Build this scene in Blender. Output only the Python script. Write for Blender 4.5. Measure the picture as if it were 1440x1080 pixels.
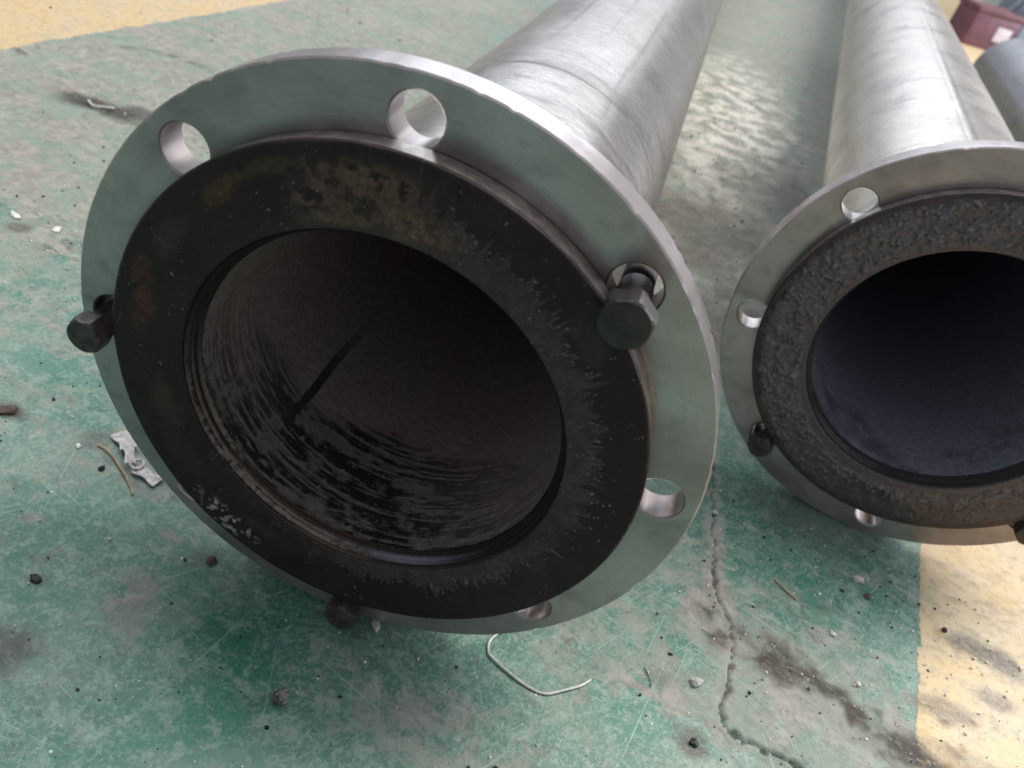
import bpy, bmesh, math, random
import numpy as np
from mathutils import Matrix, Vector

for o in list(bpy.data.objects):
    bpy.data.objects.remove(o)
scene = bpy.context.scene
COL = scene.collection
random.seed(7)
PI = math.pi

# ------------------------------------------------------------------ camera
cam_data = bpy.data.cameras.new('camera')
cam = bpy.data.objects.new('camera', cam_data)
COL.objects.link(cam)
cam.matrix_world = Matrix(((0.93073484, -0.36117692, 0.05730519, 0.0847538),
                           (0.2560172, 0.53164832, -0.80734457, -0.31986922),
                           (0.26112802, 0.76609484, 0.58729112, 0.44578191),
                           (0, 0, 0, 1)))
cam_data.sensor_width = 36.0
cam_data.lens = 29.06
cam_data.clip_start = 0.01
cam_data.clip_end = 200
cam_data.dof.use_dof = True
cam_data.dof.focus_distance = 0.47
cam_data.dof.aperture_fstop = 10.0
scene.camera = cam

# ------------------------------------------------------------------ light
world = bpy.data.worlds.new('World')
scene.world = world
world.use_nodes = True
bg = world.node_tree.nodes['Background']
bg.inputs['Color'].default_value = (0.86, 0.92, 1.0, 1)
bg.inputs['Strength'].default_value = 0.40

def area(name, loc, target, sx, sy, power, color):
    l = bpy.data.lights.new(name, 'AREA')
    l.shape = 'RECTANGLE'; l.size = sx; l.size_y = sy
    l.energy = power; l.color = color
    o = bpy.data.objects.new(name, l)
    COL.objects.link(o)
    o.location = loc
    o.rotation_euler = (Vector(target) - Vector(loc)).to_track_quat('-Z', 'Y').to_euler()
    return o
# unseen overhead strips, added long for streak highlights on the pipes
area('bright_strip_light', (2.0, 2.0, 4.0), (0.45, 1.0, 0.1), 1.3, 4.0, 250, (1.0, 0.945, 0.87))
area('dim_strip_light', (-2.2, 1.6, 4.2), (0.0, 0.6, 0.0), 0.9, 6.0, 95, (0.92, 0.96, 1.0))
# the window band at the far end of the hall
area('window_light', (-1.0, 7.5, 3.2), (0.0, 0.6, 0.0), 6.0, 2.0, 110, (0.86, 0.93, 1.0))
# broad unseen source low on the right, added to brighten the pipe sides
area('right_side_light', (4.2, 2.2, 1.5), (0.3, 0.8, 0.2), 3.0, 2.6, 170, (0.88, 0.94, 1.0))

scene.view_settings.view_transform = 'Standard'
scene.view_settings.look = 'None'
scene.view_settings.exposure = 0.02
scene.view_settings.gamma = 1.0
scene.view_settings.use_curve_mapping = False

# ------------------------------------------------------------------ numpy noise
def _hash(ix, iy, seed):
    h = (ix.astype(np.int64) * 374761393 + iy.astype(np.int64) * 668265263 + seed * 982451653) & 0xFFFFFFFF
    h = ((h ^ (h >> 13)) * 1274126177) & 0xFFFFFFFF
    h = (h ^ (h >> 16)) & 0xFFFFFFFF
    return h / 4294967295.0
def vnoise(x, y, seed=0):
    ix = np.floor(x); iy = np.floor(y)
    fx = x - ix; fy = y - iy
    fx = fx * fx * fx * (fx * (fx * 6 - 15) + 10); fy = fy * fy * fy * (fy * (fy * 6 - 15) + 10)
    a = _hash(ix, iy, seed); b = _hash(ix + 1, iy, seed)
    c = _hash(ix, iy + 1, seed); d = _hash(ix + 1, iy + 1, seed)
    return (a * (1 - fx) + b * fx) * (1 - fy) + (c * (1 - fx) + d * fx) * fy
def fbm(x, y, seed=0, octaves=4):
    s = 0; a = 0.5; t = 0
    for k in range(octaves):
        s = s + a * vnoise(x * 2 ** k + 13.7 * k, y * 2 ** k + 7.3 * k, seed + k); t += a; a *= 0.55
    return s / t
def sstep(a, b, x):
    t = np.clip((x - a) / (b - a), 0, 1)
    return t * t * (3 - 2 * t)
def lerp(a, b, t):
    return a + (b - a) * t
def mixc(c, col, m):
    return c + (np.array(col)[None, :] - c) * m[:, None]
def bump1(a, c, w):            # a soft window around the angle c (degrees)
    d = (a - c + 180) % 360 - 180
    return np.exp(-(d / w) ** 2)

# ------------------------------------------------------------------ materials
def new_mat(name):
    m = bpy.data.materials.new(name); m.use_nodes = True
    nt = m.node_tree
    return m, nt, nt.nodes['Principled BSDF']
class NB:
    """small helper to wire nodes"""
    def __init__(self, nt): self.nt = nt
    def n(self, t, **kw):
        nd = self.nt.nodes.new(t)
        for k, v in kw.items(): setattr(nd, k, v)
        return nd
    def link(self, a, b): self.nt.links.new(a, b)
    def coord(self, out='Object'): return self.n('ShaderNodeTexCoord').outputs[out]
    def mapping(self, vec, scale=(1, 1, 1), rot=(0, 0, 0), loc=(0, 0, 0)):
        m = self.n('ShaderNodeMapping')
        m.inputs['Scale'].default_value = scale; m.inputs['Rotation'].default_value = rot; m.inputs['Location'].default_value = loc
        self.link(vec, m.inputs['Vector']); return m.outputs[0]
    def noise(self, vec, scale, detail=4, rough=0.55, dist=0.0):
        t = self.n('ShaderNodeTexNoise')
        t.inputs['Scale'].default_value = scale; t.inputs['Detail'].default_value = detail
        t.inputs['Roughness'].default_value = rough; t.inputs['Distortion'].default_value = dist
        self.link(vec, t.inputs['Vector']); return t.outputs['Fac']
    def vor(self, vec, scale, feature='F1', out='Distance'):
        t = self.n('ShaderNodeTexVoronoi'); t.feature = feature
        t.inputs['Scale'].default_value = scale
        self.link(vec, t.inputs['Vector']); return t.outputs[out]
    def ramp(self, fac, a, b, ca=0.0, cb=1.0):
        r = self.n('ShaderNodeMapRange'); r.interpolation_type = 'SMOOTHSTEP'
        r.inputs['From Min'].default_value = a; r.inputs['From Max'].default_value = b
        r.inputs['To Min'].default_value = ca; r.inputs['To Max'].default_value = cb
        self.link(fac, r.inputs['Value']); return r.outputs[0]
    def math(self, op, a, b=None):
        m = self.n('ShaderNodeMath', operation=op)
        for i, v in enumerate((a, b)):
            if v is None: continue
            if isinstance(v, (int, float)): m.inputs[i].default_value = v
            else: self.link(v, m.inputs[i])
        return m.outputs[0]
    def mix(self, fac, a, b, mode='MIX'):
        m = self.n('ShaderNodeMix'); m.data_type = 'RGBA'; m.blend_type = mode
        for sock, v in ((m.inputs[0], fac), (m.inputs[6], a), (m.inputs[7], b)):
            if isinstance(v, (int, float)): sock.default_value = v
            elif isinstance(v, tuple): sock.default_value = v if len(v) == 4 else v + (1,)
            else: self.link(v, sock)
        return m.outputs[2]
    def attr(self, name, out='Color'):
        a = self.n('ShaderNodeAttribute'); a.attribute_name = name; return a.outputs[out]
    def bump(self, h, strength, dist, bsdf, normal=None):
        b = self.n('ShaderNodeBump'); b.inputs['Strength'].default_value = strength; b.inputs['Distance'].default_value = dist
        self.link(h, b.inputs['Height'])
        if normal is not None: self.link(normal, b.inputs['Normal'])
        if bsdf is not None: self.link(b.outputs[0], bsdf.inputs['Normal'])
        return b.outputs[0]

def mat_simple(name, col, rough=0.6, metal=0.0, scale=300, var=0.35, bump=0.3, bdist=0.0006, col2=None):
    m, nt, p = new_mat(name); b = NB(nt)
    co = b.coord()
    n = b.noise(co, scale, 5)
    c2 = col2 or tuple(c * (1 - var) for c in col)
    b.link(b.mix(b.ramp(n, 0.35, 0.65), tuple(col), tuple(c2)), p.inputs['Base Color'])
    p.inputs['Metallic'].default_value = metal
    b.link(b.ramp(b.noise(co, scale * 0.4, 3), 0.3, 0.7, rough * 0.8, min(1, rough * 1.2)), p.inputs['Roughness'])
    b.bump(n, bump, bdist, p)
    return m

# --- painted concrete floor
def mat_floor():
    m, nt, p = new_mat('worn_green_floor_paint'); b = NB(nt)
    co = b.coord()
    big = b.noise(co, 5.0, 5, 0.6, 0.4)
    med = b.noise(b.mapping(co, loc=(3, 1, 0)), 22.0, 7, 0.65, 0.5)
    med2 = b.noise(b.mapping(co, (1.0, 1.6, 1), (0, 0, 0.5), (5, 8, 0)), 48.0, 6, 0.65, 0.3)
    fine = b.noise(co, 230.0, 5, 0.6)
    vfine = b.noise(co, 900.0, 2, 0.5)
    green = b.mix(b.ramp(big, 0.30, 0.70), (0.042, 0.165, 0.115), (0.085, 0.200, 0.155))
    green = b.mix(b.ramp(med, 0.55, 0.72, 0, 0.65), green, (0.022, 0.150, 0.095))
    abr = b.noise(b.mapping(co, loc=(1, 7, 0)), 75.0, 10, 0.72, 0.6)
    abr2 = b.noise(b.mapping(co, (1, 1, 1), (0, 0, 0.4), (1, 3, 0)), 330.0, 5, 0.7, 0.8)
    green = b.mix(b.ramp(abr, 0.46, 0.62, 0, 0.66), green, (0.235, 0.335, 0.28))
    green = b.mix(b.ramp(abr2, 0.48, 0.62, 0, 0.55), green, (0.30, 0.39, 0.34))
    green = b.mix(b.ramp(abr2, 0.46, 0.32, 0, 0.5), green, (0.030, 0.135, 0.095))
    grey = b.mix(b.ramp(abr, 0.38, 0.64), (0.245, 0.225, 0.200), (0.36, 0.335, 0.305))
    grey = b.mix(b.ramp(med, 0.42, 0.60, 0, 0.75), grey, (0.195, 0.265, 0.215))
    grey = b.mix(b.ramp(abr2, 0.45, 0.34, 0, 0.5), grey, (0.14, 0.135, 0.115))
    # worn patches
    f = b.feat = b.attr('feat')
    sep = b.n('ShaderNodeSeparateColor'); b.link(f, sep.inputs[0])
    dirt, crack, gboost = sep.outputs[0], sep.outputs[1], sep.outputs[2]
    f2 = b.attr('zones')
    sep2 = b.n('ShaderNodeSeparateColor'); b.link(f2, sep2.inputs[0])
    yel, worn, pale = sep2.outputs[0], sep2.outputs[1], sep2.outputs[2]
    w = b.math('ADD', b.math('MULTIPLY', big, 0.50), b.math('MULTIPLY', med2, 0.50))
    w = b.math('ADD', w, b.math('MULTIPLY', med, 0.16))
    w = b.math('ADD', w, b.math('MULTIPLY', worn, 0.30))
    w = b.math('SUBTRACT', w, b.math('MULTIPLY', gboost, 0.30))
    w = b.math('ADD', w, b.math('MULTIPLY', b.math('SUBTRACT', abr, 0.2), 0.30))
    wm = b.ramp(w, 0.645, 0.80, 0, 0.95)
    col = b.mix(wm, green, grey)
    col = b.mix(b.math('MULTIPLY', b.math('MULTIPLY', gboost, b.ramp(abr, 0.62, 0.42)), 0.7), col, (0.014, 0.175, 0.105))
    # dust film
    dustn = b.ramp(b.noise(b.mapping(co, loc=(9, 2, 0)), 11.0, 5, 0.6), 0.42, 0.70, 0, 0.35)
    col = b.mix(dustn, col, (0.29, 0.32, 0.265))
    # fine scratches in several directions
    sc_all = None
    for ang, sx, sy, lo in ((0.35, 7, 420, 0.69), (-0.9, 9, 520, 0.70), (1.25, 6, 460, 0.70), (0.05, 4, 600, 0.70), (2.2, 12, 560, 0.69), (1.8, 5, 380, 0.71)):
        mp = b.mapping(b.mapping(co, (1, 1, 1), (0, 0, ang)), (sx, sy, 1))
        s = b.ramp(b.noise(mp, 1.0, 1.5, 0.5, 0.15), lo, lo + 0.03, 0, 0.75)
        sc_all = s if sc_all is None else b.math('MAXIMUM', sc_all, s)
    sc_all = b.math('MULTIPLY', sc_all, b.ramp(med, 0.35, 0.6, 0.15, 1))
    col = b.mix(sc_all, col, (0.30, 0.42, 0.36))
    # ground-in grime
    gn = b.noise(b.mapping(b.mapping(co, (1, 1, 1), (0, 0, 0.5)), (0.6, 1.2, 1)), 95.0, 10, 0.78, 0.5)
    gz = b.noise(b.mapping(co, loc=(2, 6, 0)), 7.0, 4, 0.6)
    gm = b.math('MULTIPLY', b.ramp(gn, 0.50, 0.64), b.ramp(gz, 0.38, 0.68, 0.12, 0.85))
    col = b.mix(gm, col, (0.075, 0.075, 0.062))
    # yellow aisle stripe
    ycol = b.mix(b.ramp(med, 0.35, 0.62), (0.58, 0.42, 0.205), (0.54, 0.43, 0.28))
    ycol = b.mix(b.ramp(med2, 0.50, 0.66, 0, 0.7), ycol, (0.42, 0.335, 0.235))
    ycol = b.mix(b.ramp(b.noise(co, 120, 6, 0.7), 0.50, 0.62, 0, 0.65), ycol, (0.36, 0.285, 0.20))
    yw = b.math('ADD', yel, b.math('MULTIPLY', b.math('SUBTRACT', abr, 0.5), 0.9))
    col = b.mix(b.ramp(yw, 0.44, 0.56), col, ycol)
    # pale rubbed concrete, with whitish glare put into its colour
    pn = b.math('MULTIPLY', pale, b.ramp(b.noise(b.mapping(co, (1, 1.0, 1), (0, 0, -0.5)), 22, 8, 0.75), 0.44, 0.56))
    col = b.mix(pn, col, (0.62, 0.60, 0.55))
    # embedded dark and light grit
    wob = b.n('ShaderNodeVectorMath', operation='MULTIPLY_ADD')
    nt3 = b.n('ShaderNodeTexNoise'); nt3.inputs['Scale'].default_value = 700; b.link(co, nt3.inputs['Vector'])
    b.link(nt3.outputs['Color'], wob.inputs[0]); wob.inputs[1].default_value = (.006, .006, .006); b.link(co, wob.inputs[2])
    cw = wob.outputs[0]
    v1 = b.vor(cw, 170.0); vc = b.vor(cw, 170.0, out='Color')
    sc = b.n('ShaderNodeSeparateColor'); b.link(vc, sc.inputs[0])
    spot = b.math('MULTIPLY', b.ramp(v1, 0.08, 0.26, 1, 0), b.ramp(b.math('ADD', sc.outputs[0], b.math('MULTIPLY', b.math('SUBTRACT', med, 0.5), 0.8)), 0.88, 0.95))
    col = b.mix(b.math('MULTIPLY', spot, 0.8), col, (0.025, 0.028, 0.025))
    v2 = b.vor(b.mapping(co, loc=(4, 4, 0)), 210.0); vc2 = b.vor(b.mapping(co, loc=(4, 4, 0)), 210.0, out='Color')
    sc2 = b.n('ShaderNodeSeparateColor'); b.link(vc2, sc2.inputs[0])
    spot2 = b.math('MULTIPLY', b.ramp(v2, 0.05, 0.17, 1, 0), b.ramp(sc2.outputs[1], 0.80, 0.82))
    col = b.mix(b.math('MULTIPLY', spot2, 0.6), col, (0.45, 0.44, 0.40))
    # stains and cracks
    dn = b.math('MULTIPLY', dirt, b.ramp(b.noise(b.mapping(b.mapping(co, (1, 1, 1), (0, 0, 0.45)), (0.8, 1.25, 1)), 170, 9, 0.80, 0.3), 0.36, 0.50, 0.40, 1.0))
    col = b.mix(dn, col, (0.045, 0.035, 0.027))
    col = b.mix(b.math('MULTIPLY', crack, b.ramp(abr2, 0.30, 0.55, 1.0, 0.75)), col, (0.025, 0.024, 0.02))
    b.link(col, p.inputs['Base Color'])
    rg = b.ramp(b.math('ADD', wm, b.math('MULTIPLY', fine, 0.5)), 0.1, 1.2, 0.36, 0.72)
    b.link(rg, p.inputs['Roughness'])
    p.inputs['Specular IOR Level'].default_value = 0.5
    h = b.math('ADD', b.math('MULTIPLY', wm, -0.5), b.math('MULTIPLY', b.math('ADD', abr, abr2), 0.6))
    h = b.math('ADD', h, b.math('MULTIPLY', vfine, 0.25))
    h = b.math('SUBTRACT', h, b.math('MULTIPLY', sc_all, 0.3))
    b.bump(h, 0.55, 0.0008, p)
    return m

# --- turned steel of the loose flanges
def mat_flange():
    m, nt, p = new_mat('machined_flange_steel'); b = NB(nt)
    co = b.coord()
    n1 = b.noise(co, 14, 5, 0.6, 0.6)
    n2 = b.noise(b.mapping(co, loc=(2, 0, 5)), 60, 5, 0.6)
    sep = b.n('ShaderNodeSeparateXYZ'); b.link(co, sep.inputs[0])
    rr = b.math('SQRT', b.math('ADD', b.math('POWER', sep.outputs[0], 2), b.math('POWER', b.math('SUBTRACT', sep.outputs[2], 0.17), 2)))
    turn = b.n('ShaderNodeTexNoise'); turn.noise_dimensions = '1D'
    turn.inputs['Scale'].default_value = 900; turn.inputs['Detail'].default_value = 2
    b.link(rr, turn.inputs['W'])
    col = b.mix(b.ramp(n1, 0.35, 0.65), (0.53, 0.468, 0.470), (0.355, 0.312, 0.315))
    col = b.mix(b.ramp(n2, 0.55, 0.72, 0, 0.4), col, (0.24, 0.22, 0.20))
    # oil wiped outward from the sealing ring: a stain of its own shape
    st = b.math('MULTIPLY', b.ramp(b.math('ADD', rr, b.math('MULTIPLY', n1, 0.02)), 0.1475, 0.160, 1, 0), b.ramp(b.noise(co, 7, 3), 0.42, 0.60))
    col = b.mix(b.math('MULTIPLY', st, 0.75), col, (0.10, 0.09, 0.08))
    sm = b.noise(b.mapping(co, (1, 1, 2.2), (0, 0.6, 0), (7, 0, 1)), 17, 4, 0.5, 0.15)
    col = b.mix(b.ramp(sm, 0.50, 0.72, 0, 0.45), col, (0.17, 0.15, 0.14))
    col = b.mix(b.ramp(sm, 0.46, 0.30, 0, 0.35), col, (0.52, 0.49, 0.47))
    b.link(col, p.inputs['Base Color'])
    p.inputs['Metallic'].default_value = 0.82
    b.link(b.math('ADD', b.ramp(n1, 0.3, 0.7, 0.22, 0.34), b.math('MULTIPLY', n2, 0.08)), p.inputs['Roughness'])
    h = b.math('ADD', b.math('MULTIPLY', turn.outputs['Fac'], 0.9), b.math('MULTIPLY', n2, 0.5))
    col2 = b.mix(b.ramp(turn.outputs['Fac'], 0.45, 0.62, 0, 0.09), col, (0.20, 0.18, 0.175))
    b.link(col2, p.inputs['Base Color'])
    b.bump(h, 0.09, 0.0006, p)
    return m

# --- brushed pipe steel
def mat_pipe(name, base, dark, seed):
    m, nt, p = new_mat(name); b = NB(nt)
    co = b.coord()
    n1 = b.noise(b.mapping(co, loc=(seed, 0, 0)), 14, 6, 0.62, 0.2)
    ring = b.noise(b.mapping(co, (9, 420, 9)), 1.0, 3, 0.6)
    ring2 = b.noise(b.mapping(co, (12, 190, 12), loc=(0, seed, 0)), 1.0, 4, 0.65, 0.2)
    longs = b.noise(b.mapping(co, (160, 5, 160), (0, 0, 0.03), (seed, 0, 2)), 1.0, 3, 0.6, 0.2)
    fine = b.noise(co, 420, 4, 0.65)
    col = b.mix(b.ramp(n1, 0.35, 0.68), base, dark)
    col = b.mix(b.ramp(ring2, 0.48, 0.68, 0, 0.45), col, tuple(c * 0.62 for c in base))
    col = b.mix(b.ramp(longs, 0.62, 0.74, 0, 0.55), col, tuple(c * 0.38 for c in base))
    col = b.mix(b.ramp(fine, 0.45, 0.66, 0, 0.55), col, tuple(c * 0.50 for c in base))
    grain = b.noise(b.mapping(co, (90, 600, 90)), 1.0, 3, 0.7)
    col = b.mix(b.ramp(grain, 0.46, 0.62, 0, 0.5), col, tuple(min(1, c * 1.45) for c in base))
    sm = b.attr('smear', 'Fac')
    col = b.mix(b.math('MULTIPLY', sm, 0.65), col, (0.16, 0.15, 0.145))
    b.link(col, p.inputs['Base Color'])
    p.inputs['Metallic'].default_value = 1.0
    b.link(b.ramp(n1, 0.3, 0.7, 0.26, 0.38), p.inputs['Roughness'])
    h = b.math('ADD', b.math('MULTIPLY', ring, 0.6), b.math('MULTIPLY', fine, 0.7))
    h = b.math('ADD', h, b.math('MULTIPLY', longs, -0.5))
    b.bump(h, 0.20, 0.0007, p)
    return m

# --- black polymer with colours carried by the mesh (stains, smeared lining)
def mat_black(name, bscale=420, bstr=0.35, bdist=0.0006, var=0.5, spec=0.3):
    m, nt, p = new_mat(name); b = NB(nt)
    co = b.coord()
    a = b.n('ShaderNodeAttribute'); a.attribute_name = 'tint'
    n = b.noise(co, bscale, 5, 0.65)
    n2 = b.noise(co, 60, 5, 0.6)
    c = b.mix(b.ramp(n, 0.30, 0.70, 0, var), a.outputs['Color'], (0.012, 0.011, 0.011))
    b.link(c, p.inputs['Base Color'])
    b.link(b.math('ADD', a.outputs['Alpha'], b.ramp(n2, 0.3, 0.7, -0.08, 0.08)), p.inputs['Roughness'])
    p.inputs['Specular IOR Level'].default_value = spec
    p.inputs['Specular Tint'].default_value = (1.0, 0.82, 0.86, 1)
    b.bump(n, bstr, bdist, p)
    return m

M_FLOOR = mat_floor()
M_FLANGE = mat_flange()
M_PIPE1 = mat_pipe('brushed_pipe_steel', (0.47, 0.44, 0.415), (0.33, 0.305, 0.288), 1.0)
M_PIPE2 = mat_pipe('bright_pipe_steel', (0.71, 0.66, 0.62), (0.55, 0.505, 0.475), 4.0)
M_STUB = mat_simple('stub_ring_steel', (0.50, 0.45, 0.41), 0.38, 0.85, 160, 0.4, 0.3)
M_FACE1 = mat_black('smooth_black_lining_face', 420, 0.25, 0.0005, 0.5, 0.24)
M_FACE2 = mat_black('blistered_lining_face', 260, 0.25, 0.0008, 0.5, 0.6)
M_BORE = mat_black('black_pipe_lining', 260, 0.25, 0.0006, 0.4)
M_BOLT = mat_simple('grimy_bolt_steel', (0.013, 0.011, 0.0115), 0.46, 0.05, 110, 0.5, 0.35, 0.0006, (0.035, 0.029, 0.028))
M_BOLT2 = mat_simple('greasy_black_bolt', (0.024, 0.021, 0.02), 0.38, 0.2, 150, 0.5, 0.5, 0.0009, (0.075, 0.058, 0.05))
M_WELD = mat_simple('weld_steel', (0.42, 0.40, 0.39), 0.5, 0.8, 200, 0.4, 0.5)

# ------------------------------------------------------------------ mesh helpers
def link_obj(name, me, mat=None, parent=None):
    o = bpy.data.objects.new(name, me)
    COL.objects.link(o)
    if mat: me.materials.append(mat)
    if parent: o.parent = parent
    return o
def tag(o, label=None, cat=None, group=None, kind=None):
    for k, v in (('label', label), ('category', cat), ('group', group), ('kind', kind)):
        if v: o[k] = v
    return o
def empty(name, loc, rz=0.0):
    e = bpy.data.objects.new(name, None); COL.objects.link(e)
    e.location = loc; e.rotation_euler = (0, 0, rz); e.empty_display_size = 0.05
    return e
def smooth(me, ang=35):
    for p in me.polygons: p.use_smooth = True
    me.set_sharp_from_angle(angle=math.radians(ang))
def grid_mesh(name, P, nu, nv, wrap_u=False, flip=False):
    """P: (nu*nv,3) row-major u then v."""
    idx = np.arange(nu * nv).reshape(nu, nv)
    if wrap_u: idx = np.vstack([idx, idx[:1]])
    a = idx[:-1, :-1].ravel(); bq = idx[1:, :-1].ravel(); c = idx[1:, 1:].ravel(); d = idx[:-1, 1:].ravel()
    q = np.stack([a, d, c, bq] if flip else [a, bq, c, d], 1).astype(np.int32)
    me = bpy.data.meshes.new(name)
    me.vertices.add(len(P)); me.vertices.foreach_set('co', np.asarray(P, np.float32).ravel())
    me.loops.add(q.size); me.loops.foreach_set('vertex_index', q.ravel())
    me.polygons.add(len(q)); me.polygons.foreach_set('loop_start', (np.arange(len(q)) * 4).astype(np.int32))
    me.polygons.foreach_set('loop_total', np.full(len(q), 4, np.int32))
    me.polygons.foreach_set('use_smooth', np.ones(len(q), bool))
    me.update(calc_edges=True)
    return me
def set_col(me, name, rgba):
    a = me.attributes.new(name, 'FLOAT_COLOR', 'POINT')
    a.data.foreach_set('color', np.asarray(rgba, np.float32).ravel())
def set_f(me, name, v):
    a = me.attributes.new(name, 'FLOAT', 'POINT')
    a.data.foreach_set('value', np.asarray(v, np.float32).ravel())
CZ = 0.17          # height of a pipe axis above the floor
def lathe(name, prof, seg=192, ang=35, closed=False):
    """prof: list of (y, r) about the pipe axis."""
    prof = list(prof)
    if closed: prof.append(prof[0])
    a = np.linspace(0, 2 * PI, seg, endpoint=False)
    y = np.array([p[0] for p in prof]); r = np.array([p[1] for p in prof])
    P = np.stack([np.outer(np.cos(a), r), np.tile(y, (seg, 1)), CZ + np.outer(np.sin(a), r)], 2).reshape(-1, 3)
    me = grid_mesh(name, P, seg, len(prof), True)
    bm = bmesh.new(); bm.from_mesh(me)
    if closed: bmesh.ops.remove_doubles(bm, verts=bm.verts, dist=1e-7)
    bmesh.ops.recalc_face_normals(bm, faces=bm.faces); bm.to_mesh(me); bm.free()
    me.set_sharp_from_angle(angle=math.radians(ang))
    return me
def tube_bm(bm, pts, rad, seg=8, cap=True):
    pts = [Vector(p) for p in pts]; rings = []
    for i, p in enumerate(pts):
        t = (pts[min(i + 1, len(pts) - 1)] - pts[max(i - 1, 0)]).normalized()
        u = t.cross(Vector((0, 0, 1)))
        if u.length < 1e-4: u = t.cross(Vector((1, 0, 0)))
        u.normalize(); w = u.cross(t)
        r = rad[i] if isinstance(rad, (list, tuple)) else rad
        rings.append([bm.verts.new(p + (u * math.cos(2 * PI * k / seg) + w * math.sin(2 * PI * k / seg)) * r) for k in range(seg)])
    for a, c in zip(rings, rings[1:]):
        for k in range(seg): bm.faces.new((a[k], a[(k + 1) % seg], c[(k + 1) % seg], c[k]))
    if cap: bm.faces.new(rings[0][::-1]); bm.faces.new(rings[-1])
def bm_obj(name, bm, mat, parent=None, ang=40):
    bmesh.ops.recalc_face_normals(bm, faces=bm.faces)
    me = bpy.data.meshes.new(name); bm.to_mesh(me); bm.free(); smooth(me, ang)
    return link_obj(name, me, mat, parent)
def smooth_path(pts, n=6):
    pts = [Vector(p) for p in pts]; out = []
    for i in range(len(pts) - 1):
        p0 = pts[max(i - 1, 0)]; p1 = pts[i]; p2 = pts[i + 1]; p3 = pts[min(i + 2, len(pts) - 1)]
        for k in range(n):
            t = k / n
            out.append(0.5 * ((2 * p1) + (p2 - p0) * t + (2 * p0 - 5 * p1 + 4 * p2 - p3) * t * t + (3 * p1 - p0 - 3 * p2 + p3) * t ** 3))
    out.append(pts[-1]); return out

# ------------------------------------------------------------------ floor
def poly_dist(X, Y, pts, wob=0.0, seed=0):
    d = np.full(X.shape, 9.0)
    if wob:
        X = X + wob * (fbm(X * 60, Y * 60, seed) - 0.5) * 2; Y = Y + wob * (fbm(X * 60 + 9, Y * 60, seed + 5) - 0.5) * 2
    for (x0, y0), (x1, y1) in zip(pts, pts[1:]):
        dx, dy = x1 - x0, y1 - y0; L = dx * dx + dy * dy
        t = np.clip(((X - x0) * dx + (Y - y0) * dy) / L, 0, 1)
        d = np.minimum(d, np.hypot(X - x0 - t * dx, Y - y0 - t * dy))
    return d
def spread(lo, hi, step, far, g):
    a = list(np.arange(lo, hi, step))
    s = step
    while a[-1] < far: s *= g; a.append(a[-1] + s)
    s = step; pre = []; x = lo
    while x > -far: s *= g; x -= s; pre.append(x)
    return np.array(pre[::-1] + a)
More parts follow.
